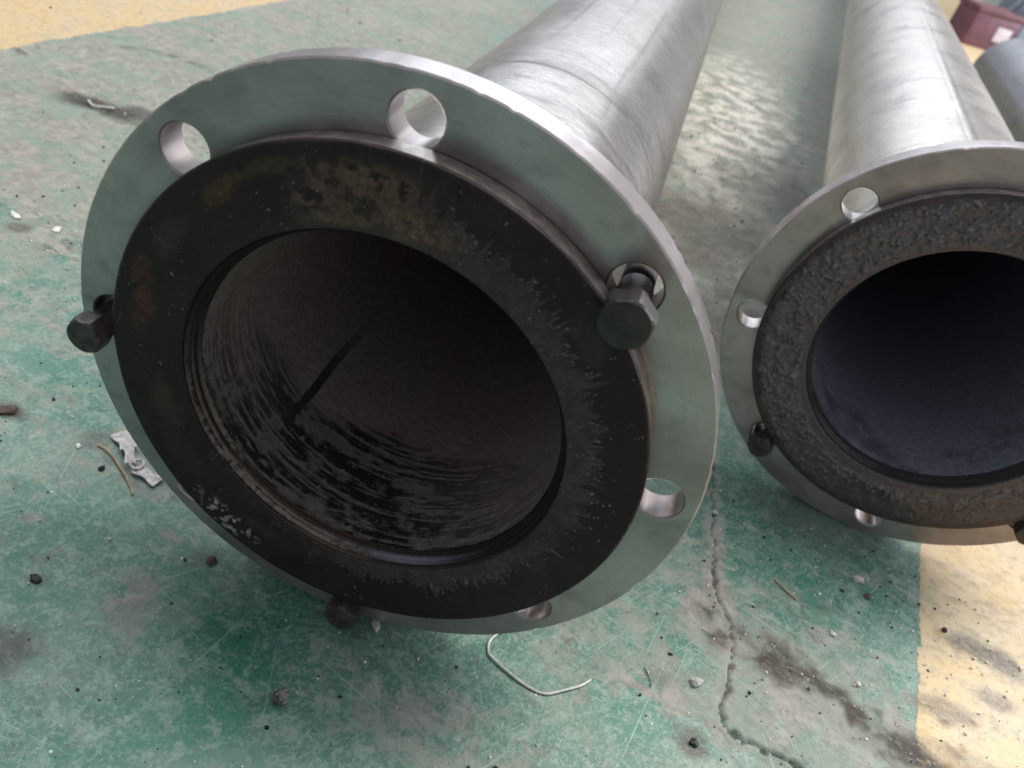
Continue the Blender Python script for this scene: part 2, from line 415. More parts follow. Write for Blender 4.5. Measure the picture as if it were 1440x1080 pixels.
def build_floor():
    xs = spread(-0.36, 0.56, 0.0016, 30.0, 1.028); ys = spread(-0.18, 0.42, 0.0016, 30.0, 1.028)
    GX, GY = np.meshgrid(xs, ys, indexing='ij'); X = GX.ravel(); Y = GY.ravel()
    dirt = np.zeros_like(X); crack = np.zeros_like(X); gb = np.zeros_like(X); worn = np.zeros_like(X); pale = np.zeros_like(X)
    n30 = fbm(X * 30, Y * 30, 3); n80 = fbm(X * 90, Y * 90, 11)
    A = [(.236, .32), (.24, .26), (.2455, .1712), (.2456, .1452), (.2536, .1347), (.2614, .1176), (.2632, .1018), (.2645, .0766), (.262, .053), (.2579, .0372), (.2613, .0285)]
    B = [(.2613, .0285), (.2798, .0226), (.2994, .0209), (.3155, .0214), (.35, .0195), (.42, .012)]
    C = [(.1716, .0398), (.1933, .0355), (.2247, .0293), (.2555, .0275)]
    D = [(-.6303, .6963), (-.5762, .7281), (-.5305, .7225)]
    z = np.zeros_like(X)
    jx = X + .0035 * (vnoise(X * 260, Y * 260, 51) - .5) + .0030 * (vnoise(X * 110, Y * 110, 55) - .5); jy = Y + .0035 * (vnoise(X * 260, Y * 260, 53) - .5)
    dA = poly_dist(jx, jy, A, 0.003, 1); wA = 0.0004 + 0.0013 * sstep(.45, .65, vnoise(Y * 38, X * 5, 4))
    cA = sstep(wA + 0.0009, wA * 0.3, dA) * sstep(0.15, 0.35, vnoise(Y * 75, X * 9, 8))
    dB = poly_dist(jx, jy, B, 0.003, 2); wB = 0.0012 + 0.0022 * n80
    cB = sstep(wB + 0.0015, wB * 0.4, dB) * sstep(0.30, 0.48, vnoise(X * 240, Y * 240, 57) + .12)
    dD = poly_dist(X, Y, D, 0.01, 6); cD = sstep(0.006, 0.001, dD) * 0.8
    crack = np.maximum(np.maximum(cA, cB), cD)
    z -= 0.0026 * np.maximum(cA, cB)
    z += 0.0009 * sstep(.008, .003, dB) * (1 - cB)
    dC = poly_dist(X, Y, C, 0.006, 9); rC = sstep(.004, .001, dC)
    worn += 0.9 * rC; z += 0.0006 * rC
    worn += 0.5 * sstep(.012, .003, dA)
    # dark rubbed smudge right of the joint
    S = [(.2437, .1061), (.2691, .0943), (.3178, .0936), (.3529, .0732), (.3805, .0715), (.42, .055)]
    dS = poly_dist(X, Y, S, 0.016, 20)
    dirt += 1.0 * sstep(.022, .003, dS) * sstep(.28, .52, n30)
    worn += 0.7 * sstep(.035, .01, dS)
    # green, less trodden patches
    for (cx, cy, rx, ry) in ((.3218, .1814, .014, .017), (.3343, .160, .016, .012), (-.034, -.060, .035, .02), (-.026, -.095, .03, .03), (.02, -.11, .04, .02), (.372, .20, .01, .012), (.2, .005, .02, .014), (-.14, -.075, .03, .02), (-.30, .10, .05, .012)):
        gb += 0.9 * sstep(1.25, 0.45, np.hypot((X - cx) / rx, (Y - cy) / ry) + 0.9 * (n30 - 0.5))
    gb += 0.55 * sstep(.06, -.05, Y) * sstep(.22, .05, X) * sstep(.45, .62, fbm(X * 16 + 3, Y * 16, 47, 5)) + 0.10 * sstep(-.15, -.3, X) * sstep(.5, .64, fbm(X * 14, Y * 22, 49, 5))
    # stains
    for (cx, cy, rx, ry, s) in ((-.535, .512, .065, .022, 1.0), (-.497, .53, .03, .018, .8), (-.142, -.105, .022, .022, .85), (-.1618, -.0608, .008, .006, .9), (-.268, .0454, .016, .008, .9), (-.42, .243, .012, .01, .6),
                                (.455, .187, .03, .012, .8), (.485, .183, .02, .014, .85), (.425, .113, .022, .010, .65), (.468, .142, .016, .010, .7), (.44, .075, .03, .01, .4),
                                (.2417, .0069, .012, .012, .8), (.165, .13, .02, .01, .4), (.29, 1.05, .12, .2, .55), (.2, .8, .12, .16, .75), (.24, .55, .08, .12, .7), (-.09, -.004, .012, .012, .35), (-.205, .05, .012, .016, .5), (.215, .045, .008, .01, .3)):
        dirt = np.maximum(dirt, s * sstep(1.3, 0.35, np.hypot((X - cx) / rx, (Y - cy) / ry) + 1.1 * (n30 - 0.5) + 0.5 * (n80 - 0.5)))
    # worn, dusty zones with ragged edges
    brk = 1.6 * (fbm(X * 22, Y * 22, 43, 5) - .5) + 1.2 * (n80 - .5)
    def zone(cx, cy, rx, ry, a): return a * sstep(1.25, .35, np.hypot((X - cx) / rx, (Y - cy) / ry) + brk)
    worn += zone(.17, .06, .07, .06, .45) + zone(.31, .11, .10, .07, .30) + zone(-.10, -.05, .06, .035, .55) + zone(.12, -.06, .08, .03, .4) + zone(-.20, -.03, .05, .04, .35) + zone(.33, .03, .08, .03, .25)
    worn += 0.50 * sstep(-.22, -.45, X) * sstep(.10, .35, Y)
    worn += 0.30 * sstep(0.35, 0.6, Y) * (X < .05) + 0.75 * sstep(0.35, 0.6, Y) * sstep(.05, .1, X)
    worn -= 0.22 * sstep(0.02, -0.08, Y) * sstep(.25, .1, X)
    # rubbed concrete between the pipes, whitened to carry painted glare
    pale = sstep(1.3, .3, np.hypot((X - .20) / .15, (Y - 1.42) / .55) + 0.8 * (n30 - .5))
    # yellow aisle stripes (both run along the aisle)
    bx = 0.385 + 0.165 * (Y - 0.0) + 0.006 * (fbm(X * 40, Y * 25, 31) - .5) + .004 * (fbm(X * 160, Y * 160, 33) - .5)
    lx = -0.795 + 0.155 * Y + 0.012 * (fbm(X * 40, Y * 25, 37) - .5)
    yel = np.maximum(sstep(-0.002, 0.002, X - bx) * sstep(0.02, 0.0, X - bx - 0.32), sstep(0.004, -0.004, X - lx) * sstep(-0.34, -0.30, X - lx))
    z += 0.0012 * (fbm(X * 12, Y * 12, 41) - .5) * sstep(0, .1, np.hypot(X, Y) - 0.02) * 0.5 + 0.0005 * (n80 - .5)
    z += 0.0004 * yel
    # keep the sheet at or below the contact plane
    z -= np.maximum(z, 0) * 0.5
    me = grid_mesh('floor', np.stack([X, Y, z], 1), len(xs), len(ys))
    one = np.ones_like(X)
    set_col(me, 'feat', np.stack([np.clip(dirt, 0, 1), np.clip(crack, 0, 1), np.clip(gb, 0, 1), one], 1))
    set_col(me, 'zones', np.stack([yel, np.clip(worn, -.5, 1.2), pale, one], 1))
    o = link_obj('floor', me, M_FLOOR)
    tag(o, 'worn green painted concrete floor with yellow aisle stripes', 'floor', kind='structure')
build_floor()

# ------------------------------------------------------------------ pipes
RF, TF, RBOLT, RH = 0.17, 0.0185, 0.150, 0.0123
def flange_mesh(offset_deg):
    bm = bmesh.new()
    c = 0.0009
    loops = [(0, 0, RF, 420, 1)] + [(0, 0, 0.108, 96, -1)]
    for k in range(8):
        a = math.radians(offset_deg + 45 * k)
        loops.append((RBOLT * math.cos(a), RBOLT * math.sin(a), RH, 36, -1))
    rows = []
    for (cx, cz, r, n, s) in loops:
        ring = []
        for (y, rr) in ((0, r - s * c), (c, r), (TF - c, r), (TF, r - s * c)):
            ring.append([bm.verts.new((cx + rr * math.cos(2 * PI * k / n), y, CZ + cz + rr * math.sin(2 * PI * k / n))) for k in range(n)])
        for a_, b_ in zip(ring, ring[1:]):
            for k in range(n): bm.faces.new((a_[k], a_[(k + 1) % n], b_[(k + 1) % n], b_[k]))
        rows.append(ring)
    for side in (0, 3):
        edges = []
        for ring in rows:
            L = ring[side]
            for k in range(len(L)): edges.append(bm.edges.get((L[k], L[(k + 1) % len(L)])))
        bmesh.ops.triangle_fill(bm, edges=edges, use_beauty=True, use_dissolve=False)
    bmesh.ops.recalc_face_normals(bm, faces=bm.faces)
    from mathutils import noise as mn
    for ring_ in (rows[0][0], rows[0][1], rows[0][2], rows[0][3]):
        for v in ring_:
            d = Vector((v.co.x, 0, v.co.z - CZ)); k = mn.noise(d * 190 + Vector((0, v.co.y * 120, offset_deg)))
            if k > .28: v.co -= d.normalized() * (k - .28) * .0022
    me = bpy.data.meshes.new('flange'); bm.to_mesh(me); bm.free(); smooth(me, 25)
    return me

def ring_face(kind, RO, RI, y0, y1, na, nr):
    """front of the lining turned over the stub ring: y0 back, y1 front."""
    prof = []          # (r, front?) outer edge -> front -> inner edge
    a = np.linspace(0, 2 * PI, na, endpoint=False)
    rs = np.concatenate([[RO, RO, RO - .0006], np.linspace(RO - .0014, RI + .0012, nr), [RI + .0005, RI, RI]])
    ys = np.concatenate([[y0, y1 + .0010, y1 + .0003], np.full(nr, y1), [y1 + .0003, y1 + .0010, y0 + .0005]])
    front = np.concatenate([[0, 0, .3], np.ones(nr), [.3, 0, 0]])
    AA, RR = np.meshgrid(a, rs, indexing='ij'); YY = np.tile(ys, (na, 1)); FF = np.tile(front, (na, 1))
    AA, RR, YY, FF = AA.ravel(), RR.ravel(), YY.ravel(), FF.ravel()
    deg = np.degrees(AA)
    X = RR * np.cos(AA); Z = RR * np.sin(AA)
    n40 = fbm(X * 60 + 50, Z * 60, 61); n150 = fbm(X * 220 + 50, Z * 220, 67); n400 = vnoise(X * 900 + 99, Z * 900, 71)
    c = np.tile(np.array([[0.023, 0.0145, 0.0165]]), (len(X), 1)); rough = np.full(len(X), 0.36)
    disp = np.zeros(len(X))
    if kind == 1:
        # smeared lining left around the bore, running out in spikes
        base = 0.0035 + 0.010 * bump1(deg, 0, 60) + 0.0085 * bump1(deg, 60, 40) + 0.006 * bump1(deg, 290, 45) + 0.012 * bump1(deg, 95, 25)
        sp = vnoise(deg * 0.45, deg * 0, 81) * 0.5 + vnoise(deg * 1.3, deg * 0 + 4, 83) * 0.5
        sp2 = np.clip(vnoise(deg * 2.6 + RR * 160, deg * 0 + 8, 85) - 0.62, 0, 1) * 3.0 * (.2 + 1.3 * vnoise(deg * .11, deg * 0, 89))
        sp3 = np.clip(vnoise(deg * 1.5 + RR * 60, deg * 0 + 3, 87) - 0.80, 0, 1) * 4.5 * sstep(.35, .6, vnoise(deg * .16, deg * 0, 93))
        amp = 0.25 + 0.75 * np.clip(bump1(deg, 10, 70) + bump1(deg, 285, 40), 0, 1)
        edge = RI + base * (0.55 + 0.8 * sp) + amp * (0.006 * sp2 + 0.009 * sp3) + 0.002 * (n40 - .5)
        inn = sstep(0.0006, -0.0006, RR - edge) * (.55 + .45 * sstep(.0, -.006, RR - edge)) * sstep(.25, .6, fbm(X * 30 + 7, Z * 30, 177) + .2)
        side = np.clip(bump1(deg, 10, 85) + bump1(deg, 300, 40) + bump1(deg, 80, 30), 0, 1)
        c = mixc(c, (0.098, 0.082, 0.076), inn * (0.35 + 0.5 * n150) * side); rough += 0.16 * inn * side
        disp += 0.00035 * inn * side
        # pale dust caught on the tips
        tip = sstep(0.0006, 0.0001, np.abs(RR - edge)) * sstep(.60, .78, n400) * side
        c = mixc(c, (0.34, 0.31, 0.29), tip * 0.8)
        # pale threads of lining drawn outward
        th = np.clip(vnoise(deg * 3.3 + 4 * n40, deg * 0 + 6, 181) - .74, 0, 1) * 3.2 * sstep(.38, .6, vnoise(deg * .21, deg * 0 + 2, 183))
        ln = sstep(.0, .35, th) * sstep(edge + .001 + .007 * th, edge - .001, RR) * sstep(edge - .005, edge - .001, RR) * np.clip(bump1(deg, 15, 75) + bump1(deg, 285, 35), 0, 1)
        c = mixc(c, (0.21, 0.185, 0.165), ln * .75); disp += .0004 * ln
        # rust-brown mottled patch at the top, scraped streaks
        top = sstep(.35, .75, bump1(deg, 100, 17) + .5 * (n40 - .5)) * sstep(RI + .001, RI + .006, RR) * sstep(RO - .004, RO - .012, RR)
        c = mixc(c, (0.15, 0.10, 0.072), top * sstep(.36, .62, n150) * .9); rough += 0.2 * top
        top2 = sstep(.3, .8, bump1(deg, 84, 9)) * sstep(RI, RI + .003, RR) * sstep(RI + .022, RI + .010, RR)
        c = mixc(c, (0.15, 0.095, 0.065), top2 * sstep(.35, .6, n150) * .8)
        for (ad, rr_, da, dr, col, s) in ((133, .128, 5, .006, (.16, .085, .035), .55), (120, .131, 9, .004, (.09, .06, .04), .6), (172, .124, 9, .007, (.12, .042, .028), .75), (163, .130, 5, .005, (.10, .04, .028), .6), (150, .127, 8, .008, (.055, .045, .036), .8), (200, .118, 9, .009, (.055, .048, .03), .8), (215, .122, 12, .010, (.035, .034, .028), .7), (45, .126, 7, .008, (.05, .044, .04), .7), (248, .118, 10, .006, (.05, .042, .034), .6)):
            g = np.exp(-(((deg - ad + 180) % 360 - 180) / da) ** 2 - ((RR - rr_) / dr) ** 2)
            c = mixc(c, col, sstep(.25, .8, g + .7 * (n150 - .5)) * s); rough += .12 * g
        # crumbs of white scale on the lower left
        g = np.exp(-(((deg - 238 + 180) % 360 - 180) / 10) ** 2 - ((RR - .130) / .008) ** 2)
        fl = sstep(.56, .64, n150 * .6 + vnoise(X * 420, Z * 420, 91) * .4) * sstep(.25, .6, g)
        c = mixc(c, (0.42, 0.40, 0.34), fl * .9); disp += .0009 * fl
        # scattered specks
        spk = sstep(.955, .975, vnoise(X * 700 + 3, Z * 700, 95)) * sstep(.45, .6, n40)
        c = mixc(c, (0.38, 0.36, 0.34), spk * .8); disp += .0005 * spk
        # radial knife marks near the top
        kn = sstep(.80, .88, vnoise(deg * 2.4, deg * 0 + 2, 97)) * bump1(deg, 88, 10) * sstep(RI + .012, RI + .02, RR)
        c = mixc(c, (.09, .085, .08), kn * .6)
        disp += 0.0011 * (n40 - .5) + .0005 * (fbm(X * 25, Z * 25, 171) - .5)
        blot = sstep(.45, .7, fbm(X * 38 + 4, Z * 38, 173)); rough += .14 * (blot - .5); c = mixc(c, (.034, .027, .025), blot * .4)
        # the scraped turned-over edge at the inside, pale at the bottom
    else:
        w = RI + 0.004 + .004 * bump1(deg, 270, 60) + 0.003 * (n40 - .5)
        band = sstep(-0.001, 0.001, RR - w)
        out = sstep(RO - .002, RO - .008, RR)
        bub = sstep(.34, .70, fbm(X * 150 + 50, Z * 150, 67, 3)) ; b2 = vnoise(X * 520, Z * 520, 103)
        amt = band * out * (0.35 + .75 * n40)
        disp += 0.0032 * amt * bub * (.3 + 1.2 * b2)
        c = np.tile(np.array([[0.095, 0.088, 0.095]]), (len(X), 1))
        c = mixc(c, (0.20, 0.19, 0.197), amt * b2 * .9)
        c = mixc(c, (0.11, 0.082, 0.070), .5 * sstep(.52, .75, fbm(X * 25 + 9, Z * 25, 107)) * band)
        c = mixc(c, (0.022, 0.021, 0.022), sstep(RO - .010, RO - .003, RR + .004 * (n40 - .5)) * .8)
        spk = sstep(.80, .90, b2) * amt
        c = mixc(c, (0.30, 0.29, 0.29), spk * .7); rough += -.06 - .12 * amt
        low = bump1(deg, 285, 55) * sstep(RI + .012, RI + .02, RR + .012 * (vnoise(deg * .9, deg * 0, 109) - .5))
        disp *= 1 - .8 * low; c = mixc(c, (.06, .05, .046), low * .7)
    P = np.stack([X, YY - disp * FF, CZ + Z], 1)
    me = grid_mesh('lining_face', P, na, len(rs), True, flip=False)
    bm = bmesh.new(); bm.from_mesh(me); bmesh.ops.recalc_face_normals(bm, faces=bm.faces)
    bm.to_mesh(me); bm.free()
    set_col(me, 'tint', np.column_stack([c, np.clip(rough, .2, .9)]))
    return me

def bore(kind, L, RB, y_start, na=640):
    ys = np.concatenate([np.arange(y_start, .13, .0007), .13 + (L - .13) * (np.linspace(0, 1, 60)[1:] ** 2)])
    a = np.linspace(0, 2 * PI, na, endpoint=False)
    AA, YY = np.meshgrid(a, ys, indexing='ij'); AA, YY = AA.ravel(), YY.ravel(); deg = np.degrees(AA)
    arc = AA * RB
    r = np.full(len(AA), RB)
    n40 = fbm(arc * 60, YY * 60, 121); 
    if kind == 1:
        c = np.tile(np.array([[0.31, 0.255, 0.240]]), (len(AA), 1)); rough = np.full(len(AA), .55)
        # strokes of black smeared around the first hand's breadth
        line = .55 * vnoise(arc * 26, YY * 560 + 1.2 * fbm(arc * 12, YY * 10, 5), 131) + .45 * fbm(arc * 160, YY * 520, 135, 2)
        reach = .055 + .030 * bump1(deg, 275, 50) + .03 * (fbm(arc * 25, YY * 0, 133) - .5)
        zone = sstep(reach + .010, reach - .010, YY + .02 * (n40 - .5)) * np.clip(1.1 * bump1(deg, 255, 60) + .22 * sstep(.03, .015, YY), 0, 1)
        st = sstep(.34, .52, line) * zone * sstep(.25, .45, n40)
        c = mixc(c, (0.17, 0.155, 0.15), zone * .7); c = mixc(c, (0.014, 0.013, 0.013), st * .9)
        r = r - .0007 * st + 0.0004 * (n40 - .5)
        rough -= .15 * st
        crumb = sstep(.86, .93, vnoise(arc * 520, YY * 520, 141)) * st
        c = mixc(c, (.20, .19, .19), crumb * .8); r = r - .0006 * crumb
        c = mixc(c, (0.36, 0.23, 0.20), .45 * sstep(.5, .75, fbm(arc * 14, YY * 10, 143)) * (1 - zone))
    else:
        c = np.tile(np.array([[0.30, 0.305, 0.385]]), (len(AA), 1)); rough = np.full(len(AA), .40)  # bluish lens glare put into the lining colour
        c = mixc(c, (0.30, 0.235, 0.24), .8 * bump1(deg, 185, 25) * sstep(.09, .02, YY))
        c = mixc(c, (0.10, 0.093, 0.11), .6 * sstep(.40, .7, n40 + .25 * bump1(deg, 240, 25) - .1) * sstep(.07, .04, YY))
    P = np.stack([r * np.cos(AA), YY, CZ + r * np.sin(AA)], 1)
    me = grid_mesh('bore_lining', P, na, len(ys), True, flip=True)
    set_col(me, 'tint', np.column_stack([c, np.clip(rough, .2, .9)]))
    return me

def lip_mesh(kind, RI, RB, y_front, y_back):
    """the cut edge of the lining between face and bore, with rubbed ridges."""
    na, nv = 720, 26
    a = np.linspace(0, 2 * PI, na, endpoint=False); t = np.linspace(0, 1, nv)
    AA, TT = np.meshgrid(a, t, indexing='ij'); AA, TT = AA.ravel(), TT.ravel(); deg = np.degrees(AA)
    ridge = vnoise(TT * 9 + .4 * fbm(deg * .05, deg * 0, 151), deg * .02, 153)
    r = lerp(RI - .0003, RB, TT) + .0007 * (ridge - .5) * (TT > .03) * (TT < .97)
    y = lerp(y_front, y_back, TT)
    c = np.tile(np.array([[0.022, 0.020, 0.020]]), (len(AA), 1)); rough = np.full(len(AA), .45)
    if kind == 1:
        wear = np.clip(bump1(deg, 236, 30) + .7 * bump1(deg, 270, 25) + .4 * bump1(deg, 200, 22), 0, 1)
        nn = fbm(deg * .8, TT * 6, 157)
        c = mixc(c, (0.34, 0.29, 0.245), wear * sstep(.40, .62, ridge * .6 + nn * .4) * .85)
        c = mixc(c, (0.20, 0.115, 0.06), wear * sstep(.62, .8, vnoise(TT * 14, deg * .03, 159)) * .6)
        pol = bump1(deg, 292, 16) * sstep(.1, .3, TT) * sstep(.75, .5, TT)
        c = mixc(c, (0.30, 0.30, 0.36), pol * .8); rough -= .15 * pol  # polished spot, its bluish-white gloss painted into the colour
    else:
        c = np.tile(np.array([[0.05, 0.047, 0.05]]), (len(AA), 1))
        c = mixc(c, (0.22, 0.20, 0.20), .8 * bump1(deg, 235, 35) * sstep(.5, .7, ridge))
    P = np.stack([r * np.cos(AA), y, CZ + r * np.sin(AA)], 1)
    me = grid_mesh('lining_lip', P, na, nv, True, flip=True)
    set_col(me, 'tint', np.column_stack([c, np.clip(rough, .2, .9)]))
    return me

def pipe_shell(R, y0, L, kind):
    na = 256
    ys = np.concatenate([np.arange(y0, .9, .004), np.linspace(.9, L, 120)[1:]])
    a = np.linspace(0, 2 * PI, na, endpoint=False)
    AA, YY = np.meshgrid(a, ys, indexing='ij'); AA, YY = AA.ravel(), YY.ravel(); arc = AA * R; deg = np.degrees(AA)
    r = R + .0005 * (fbm(arc * 18, YY * 8, 201 + kind) - .5)
    sm = np.zeros(len(AA))
    if kind == 1:
        # the spun end beside the flange stands a touch proud, with grinder smears
        r += .0012 * sstep(.305, .295, YY)
        sm = .8 * sstep(.50, .72, fbm(arc * 22 + YY * 10, YY * 70, 205)) * sstep(.42, .30, YY) * sstep(.05, .2, YY)
        sm = np.maximum(sm, .9 * np.exp(-((YY - .302 - .004 * np.sin(AA * 3)) / .0035) ** 2) * sstep(.3, .5, fbm(arc * 40, YY * 0, 207)))
        for (ac, w, ya, yb) in ((66, .9, .24, .75), (104, .7, .36, 1.4), (84, .5, .45, 1.1)):
            sm = np.maximum(sm, bump1(deg + 3 * (fbm(YY * 6, YY * 0, 209) - .5), ac, w) * sstep(ya, ya + .05, YY) * sstep(yb, yb - .1, YY))
        sm = np.maximum(sm, .6 * sstep(.35, .9, bump1(deg, 118, 14)) * sstep(.45, .6, fbm(arc * 30, YY * 9, 211)))
    else:
        for ac in (96, 101.5):
            sm = np.maximum(sm, .75 * bump1(deg, ac, 1.0) * (.35 + .65 * sstep(.35, .55, fbm(YY * 9, YY * 0, 213))))
        r += .0005 * bump1(deg, 98.7, 1.8)
        sm = np.maximum(sm, .35 * sstep(.55, .75, fbm(arc * 5, YY * 130, 215)))
    P = np.stack([r * np.cos(AA), YY, CZ + r * np.sin(AA)], 1)
    me = grid_mesh('pipe_shell', P, na, len(ys), True, flip=False)
    bm = bmesh.new(); bm.from_mesh(me); bmesh.ops.recalc_face_normals(bm, faces=bm.faces); bm.to_mesh(me); bm.free()
    set_f(me, 'smear', np.clip(sm, 0, 1))
    return me

LEN = 5.0
def lined_pipe(loc, rz, kind, hole_deg, label):
    root = empty('lined_pipe', loc, rz)
    tag(root, label, 'pipe', 'rubber lined steel pipes lying on the floor')
    yf = -0.015 if kind == 1 else -0.0115       # front of the black face
    ys = -0.0128 if kind == 1 else -0.0095      # front of the steel stub ring
    RO = 0.1408 if kind == 1 else 0.1430; RI = 0.1014; RB = 0.0972
    RP = 0.1055 if kind == 1 else 0.1075
    fl = link_obj('flange', flange_mesh(hole_deg), M_FLANGE, root)
    sh = link_obj('pipe_shell', pipe_shell(RP, 0.0, LEN, kind), M_PIPE1 if kind == 1 else M_PIPE2, root)
    st = link_obj('stub_ring', lathe('stub_ring', [(-0.0002, RP - .004), (-0.0002, RO - .0015), (-.0010, RO - .0004), (ys, RO - .0004), (ys, RI + .002), (-.0002, RI + .002)], 220, 30), M_STUB, root)
    fc = link_obj('lining_face', ring_face(kind, RO, RI, ys + .0004, yf, 1100 if kind == 1 else 900, 64 if kind == 1 else 56), M_FACE1 if kind == 1 else M_FACE2, root)
    lp = link_obj('lining_lip', lip_mesh(kind, RI, RB, yf + .0012, yf + .0120), M_BORE, fc)
    bo = link_obj('bore_lining', bore(kind, LEN - .002, RB, yf + .0118), M_BORE, root)
    # collar weld and far end
    wr = RP + (.0010 if kind == 1 else .0004)
    y_w = 0.0235
    pr = [(TF + .0003, wr - .002), (TF + .0003, wr + .004), (TF + .0035, wr + .0025), (TF + .006, wr - .001)]
    link_obj('collar_weld', lathe('collar_weld', pr, 128, 50), M_WELD, sh)
    ff = link_obj('flange', fl.data, None, root); ff.location = (0, LEN - .03, 0)
    if kind == 1:
        # lapped seam in the lining, running along the bore
        na = [227.2, 227.9, 228.6, 229.4, 230.1, 230.8]; hs = [0.0, .0004, .0007, .0007, .0004, 0.0]
        yy = np.linspace(.040, .24, 70)
        P = []
        for i, y in enumerate(yy):
            wob = .35 * math.sin(y * 40) + .2 * math.sin(y * 97)
            tp = min(1, (y - .038) / .01, max(0, (.24 - y) / .05))
            for ad, h in zip(na, hs):
                t = math.radians(ad + wob); r = RB + .0004 - (h + .0004) * tp
                P.append((r * math.cos(t), y, CZ + r * math.sin(t)))
        me = grid_mesh('lining_seam', np.array(P), len(yy), len(na), False, True)
        tt = sstep(.08, .20, np.repeat(yy, len(na)))[:, None]
        set_col(me, 'tint', np.array([[.055, .052, .050, .5]]) * (1 - tt) + np.array([[.31, .255, .24, .55]]) * tt)
        link_obj('lining_seam', me, M_BORE, bo)
    return root
P2 = (0.3542, 0.2783, 0.0); A2 = -math.atan2(.0932, .9956)
lined_pipe((0, 0, 0), math.radians(0.0), 1, 3.8, 'dull steel pipe with smooth black lining face and three bolts, nearest the camera')
lined_pipe(P2, A2, 2, 7.2, 'bright steel pipe with blistered dark lining face, cut by the right edge')

# ------------------------------------------------------------------ bolts
def hex_bolt(root_loc, rz, ang_deg, dr, dz, af, head_y, head_t, back_y, mat, label, spin=0.0, tilt=0.0, shank_r=0.008):
    """a loose bolt in a flange hole: y is along the pipe, head toward -y."""
    a = math.radians(ang_deg)
    lx = (RBOLT + dr) * math.cos(a); lz = CZ + (RBOLT + dr) * math.sin(a) + dz
    c, s = math.cos(rz), math.sin(rz)
    e = empty('hex_bolt', (root_loc[0] + lx * c, root_loc[1] + lx * s, lz), rz)
    e.rotation_euler = (tilt, 0, rz)
    tag(e, label, 'bolt', 'bolts left in the flange holes')
    bm = bmesh.new(); R = af / math.sqrt(3); N = 48; rows = []
    def hexr(t):
        k = (t - spin) % (PI / 3) - PI / 6
        return (af / 2) / math.cos(k)
    y0, y1 = head_y, head_y - head_t
    for (y, f, lim) in ((y0, 1, 9), (y1 + .0034, 1, 9), (y1 + .0014, 1, af * .530), (y1 + .0004, 1, af * .49), (y1, 1, af * .44)):
        rows.append([bm.verts.new((min(hexr(2 * PI * k / N) * f, lim) * math.cos(2 * PI * k / N), y, min(hexr(2 * PI * k / N) * f, lim) * math.sin(2 * PI * k / N))) for k in range(N)])
    for p, q in zip(rows, rows[1:]):
        for k in range(N): bm.faces.new((p[k], p[(k + 1) % N], q[(k + 1) % N], q[k]))
    bm.faces.new(rows[0]); bm.faces.new(rows[-1])
    bm_obj('head', bm, mat, e, 22)
    # shank with a rolled thread on its far half
    bm = bmesh.new(); N = 28; rows = []
    y = head_y - .0002; L = back_y - y; n = 70
    for i in range(n + 1):
        yy = y + L * i / n
        r = shank_r if i < n * .35 else shank_r - .0003 - .0005 * (1 + math.cos(i * PI)) / 2
        if i == n: r = shank_r - .002
        rows.append([bm.verts.new((r * math.cos(2 * PI * k / N), yy, r * math.sin(2 * PI * k / N))) for k in range(N)])
    for p, q in zip(rows, rows[1:]):
        for k in range(N): bm.faces.new((p[k], p[(k + 1) % N], q[(k + 1) % N], q[k]))
    bm.faces.new(rows[0]); bm.faces.new(rows[-1])
    bm_obj('shank', bm, mat, e, 50)
    return e
hex_bolt((0, 0), 0, 48.8, .001, -.0040, .0225, -.0158, .0110, .050, M_BOLT, 'dark hex bolt standing out of the upper right hole of the nearest flange', .35)
hex_bolt((0, 0), 0, -176.2, .0042, -.0030, .0185, -.0095, .0115, .050, M_BOLT2, 'grimy black bolt head jutting past the left rim of the nearest flange', .1, 0, .0072)
hex_bolt((0, 0), 0, -86.2, .0036, .0005, .0190, -.0095, .0100, .045, M_BOLT2, 'greasy bolt head at the foot of the nearest flange, just above the floor', .5, 0, .0072)
hex_bolt(P2, A2, -127.8, .0030, -.001, .0190, -.0075, .0100, .045, M_BOLT2, 'black bolt head at the lower left of the blistered pipe flange', .2, 0, .0072)
hex_bolt(P2, A2, -37.8, .0030, -.001, .0190, -.0075, .0100, .045, M_BOLT2, 'dark bolt head at the bottom right of the blistered flange, on the photo edge', .3, 0, .0072)

# ------------------------------------------------------------------ background things
def far_pipe():
    root = empty('bare_pipe', (0.715, 0.0, 0.0), A2)
    tag(root, 'bare grey steel pipe at the right edge behind the bright pipe', 'pipe')
    me = pipe_shell(0.106, 1.0, 2.35, 3)
    o = link_obj('pipe_shell', me, M_PIPE3, root); o.location.z = -(CZ - .1062)
    me2 = lathe('pipe_wall', [(2.35, .1055), (2.35, .098), (1.0, .098), (1.0, .1055)], 96)
    o2 = link_obj('pipe_wall', me2, M_PIPE3, root); o2.location.z = -(CZ - .1062)
M_PIPE3 = mat_pipe('grey_pipe_steel', (0.30, 0.30, 0.33), (0.22, 0.22, 0.25), 9.0)
far_pipe()
def rbox(bm, sx, sy, sz, bev=.006, at=(0, 0, 0)):
    r = bmesh.ops.create_cube(bm, size=1.0)
    bmesh.ops.scale(bm, vec=(sx, sy, sz), verts=r['verts'])
    bmesh.ops.translate(bm, vec=(at[0], at[1], at[2] + sz / 2), verts=r['verts'])
    if bev: bmesh.ops.bevel(bm, geom=[e for e in bm.edges if e.verts[0] in r['verts']], offset=bev, segments=2, affect='EDGES', profile=.6)
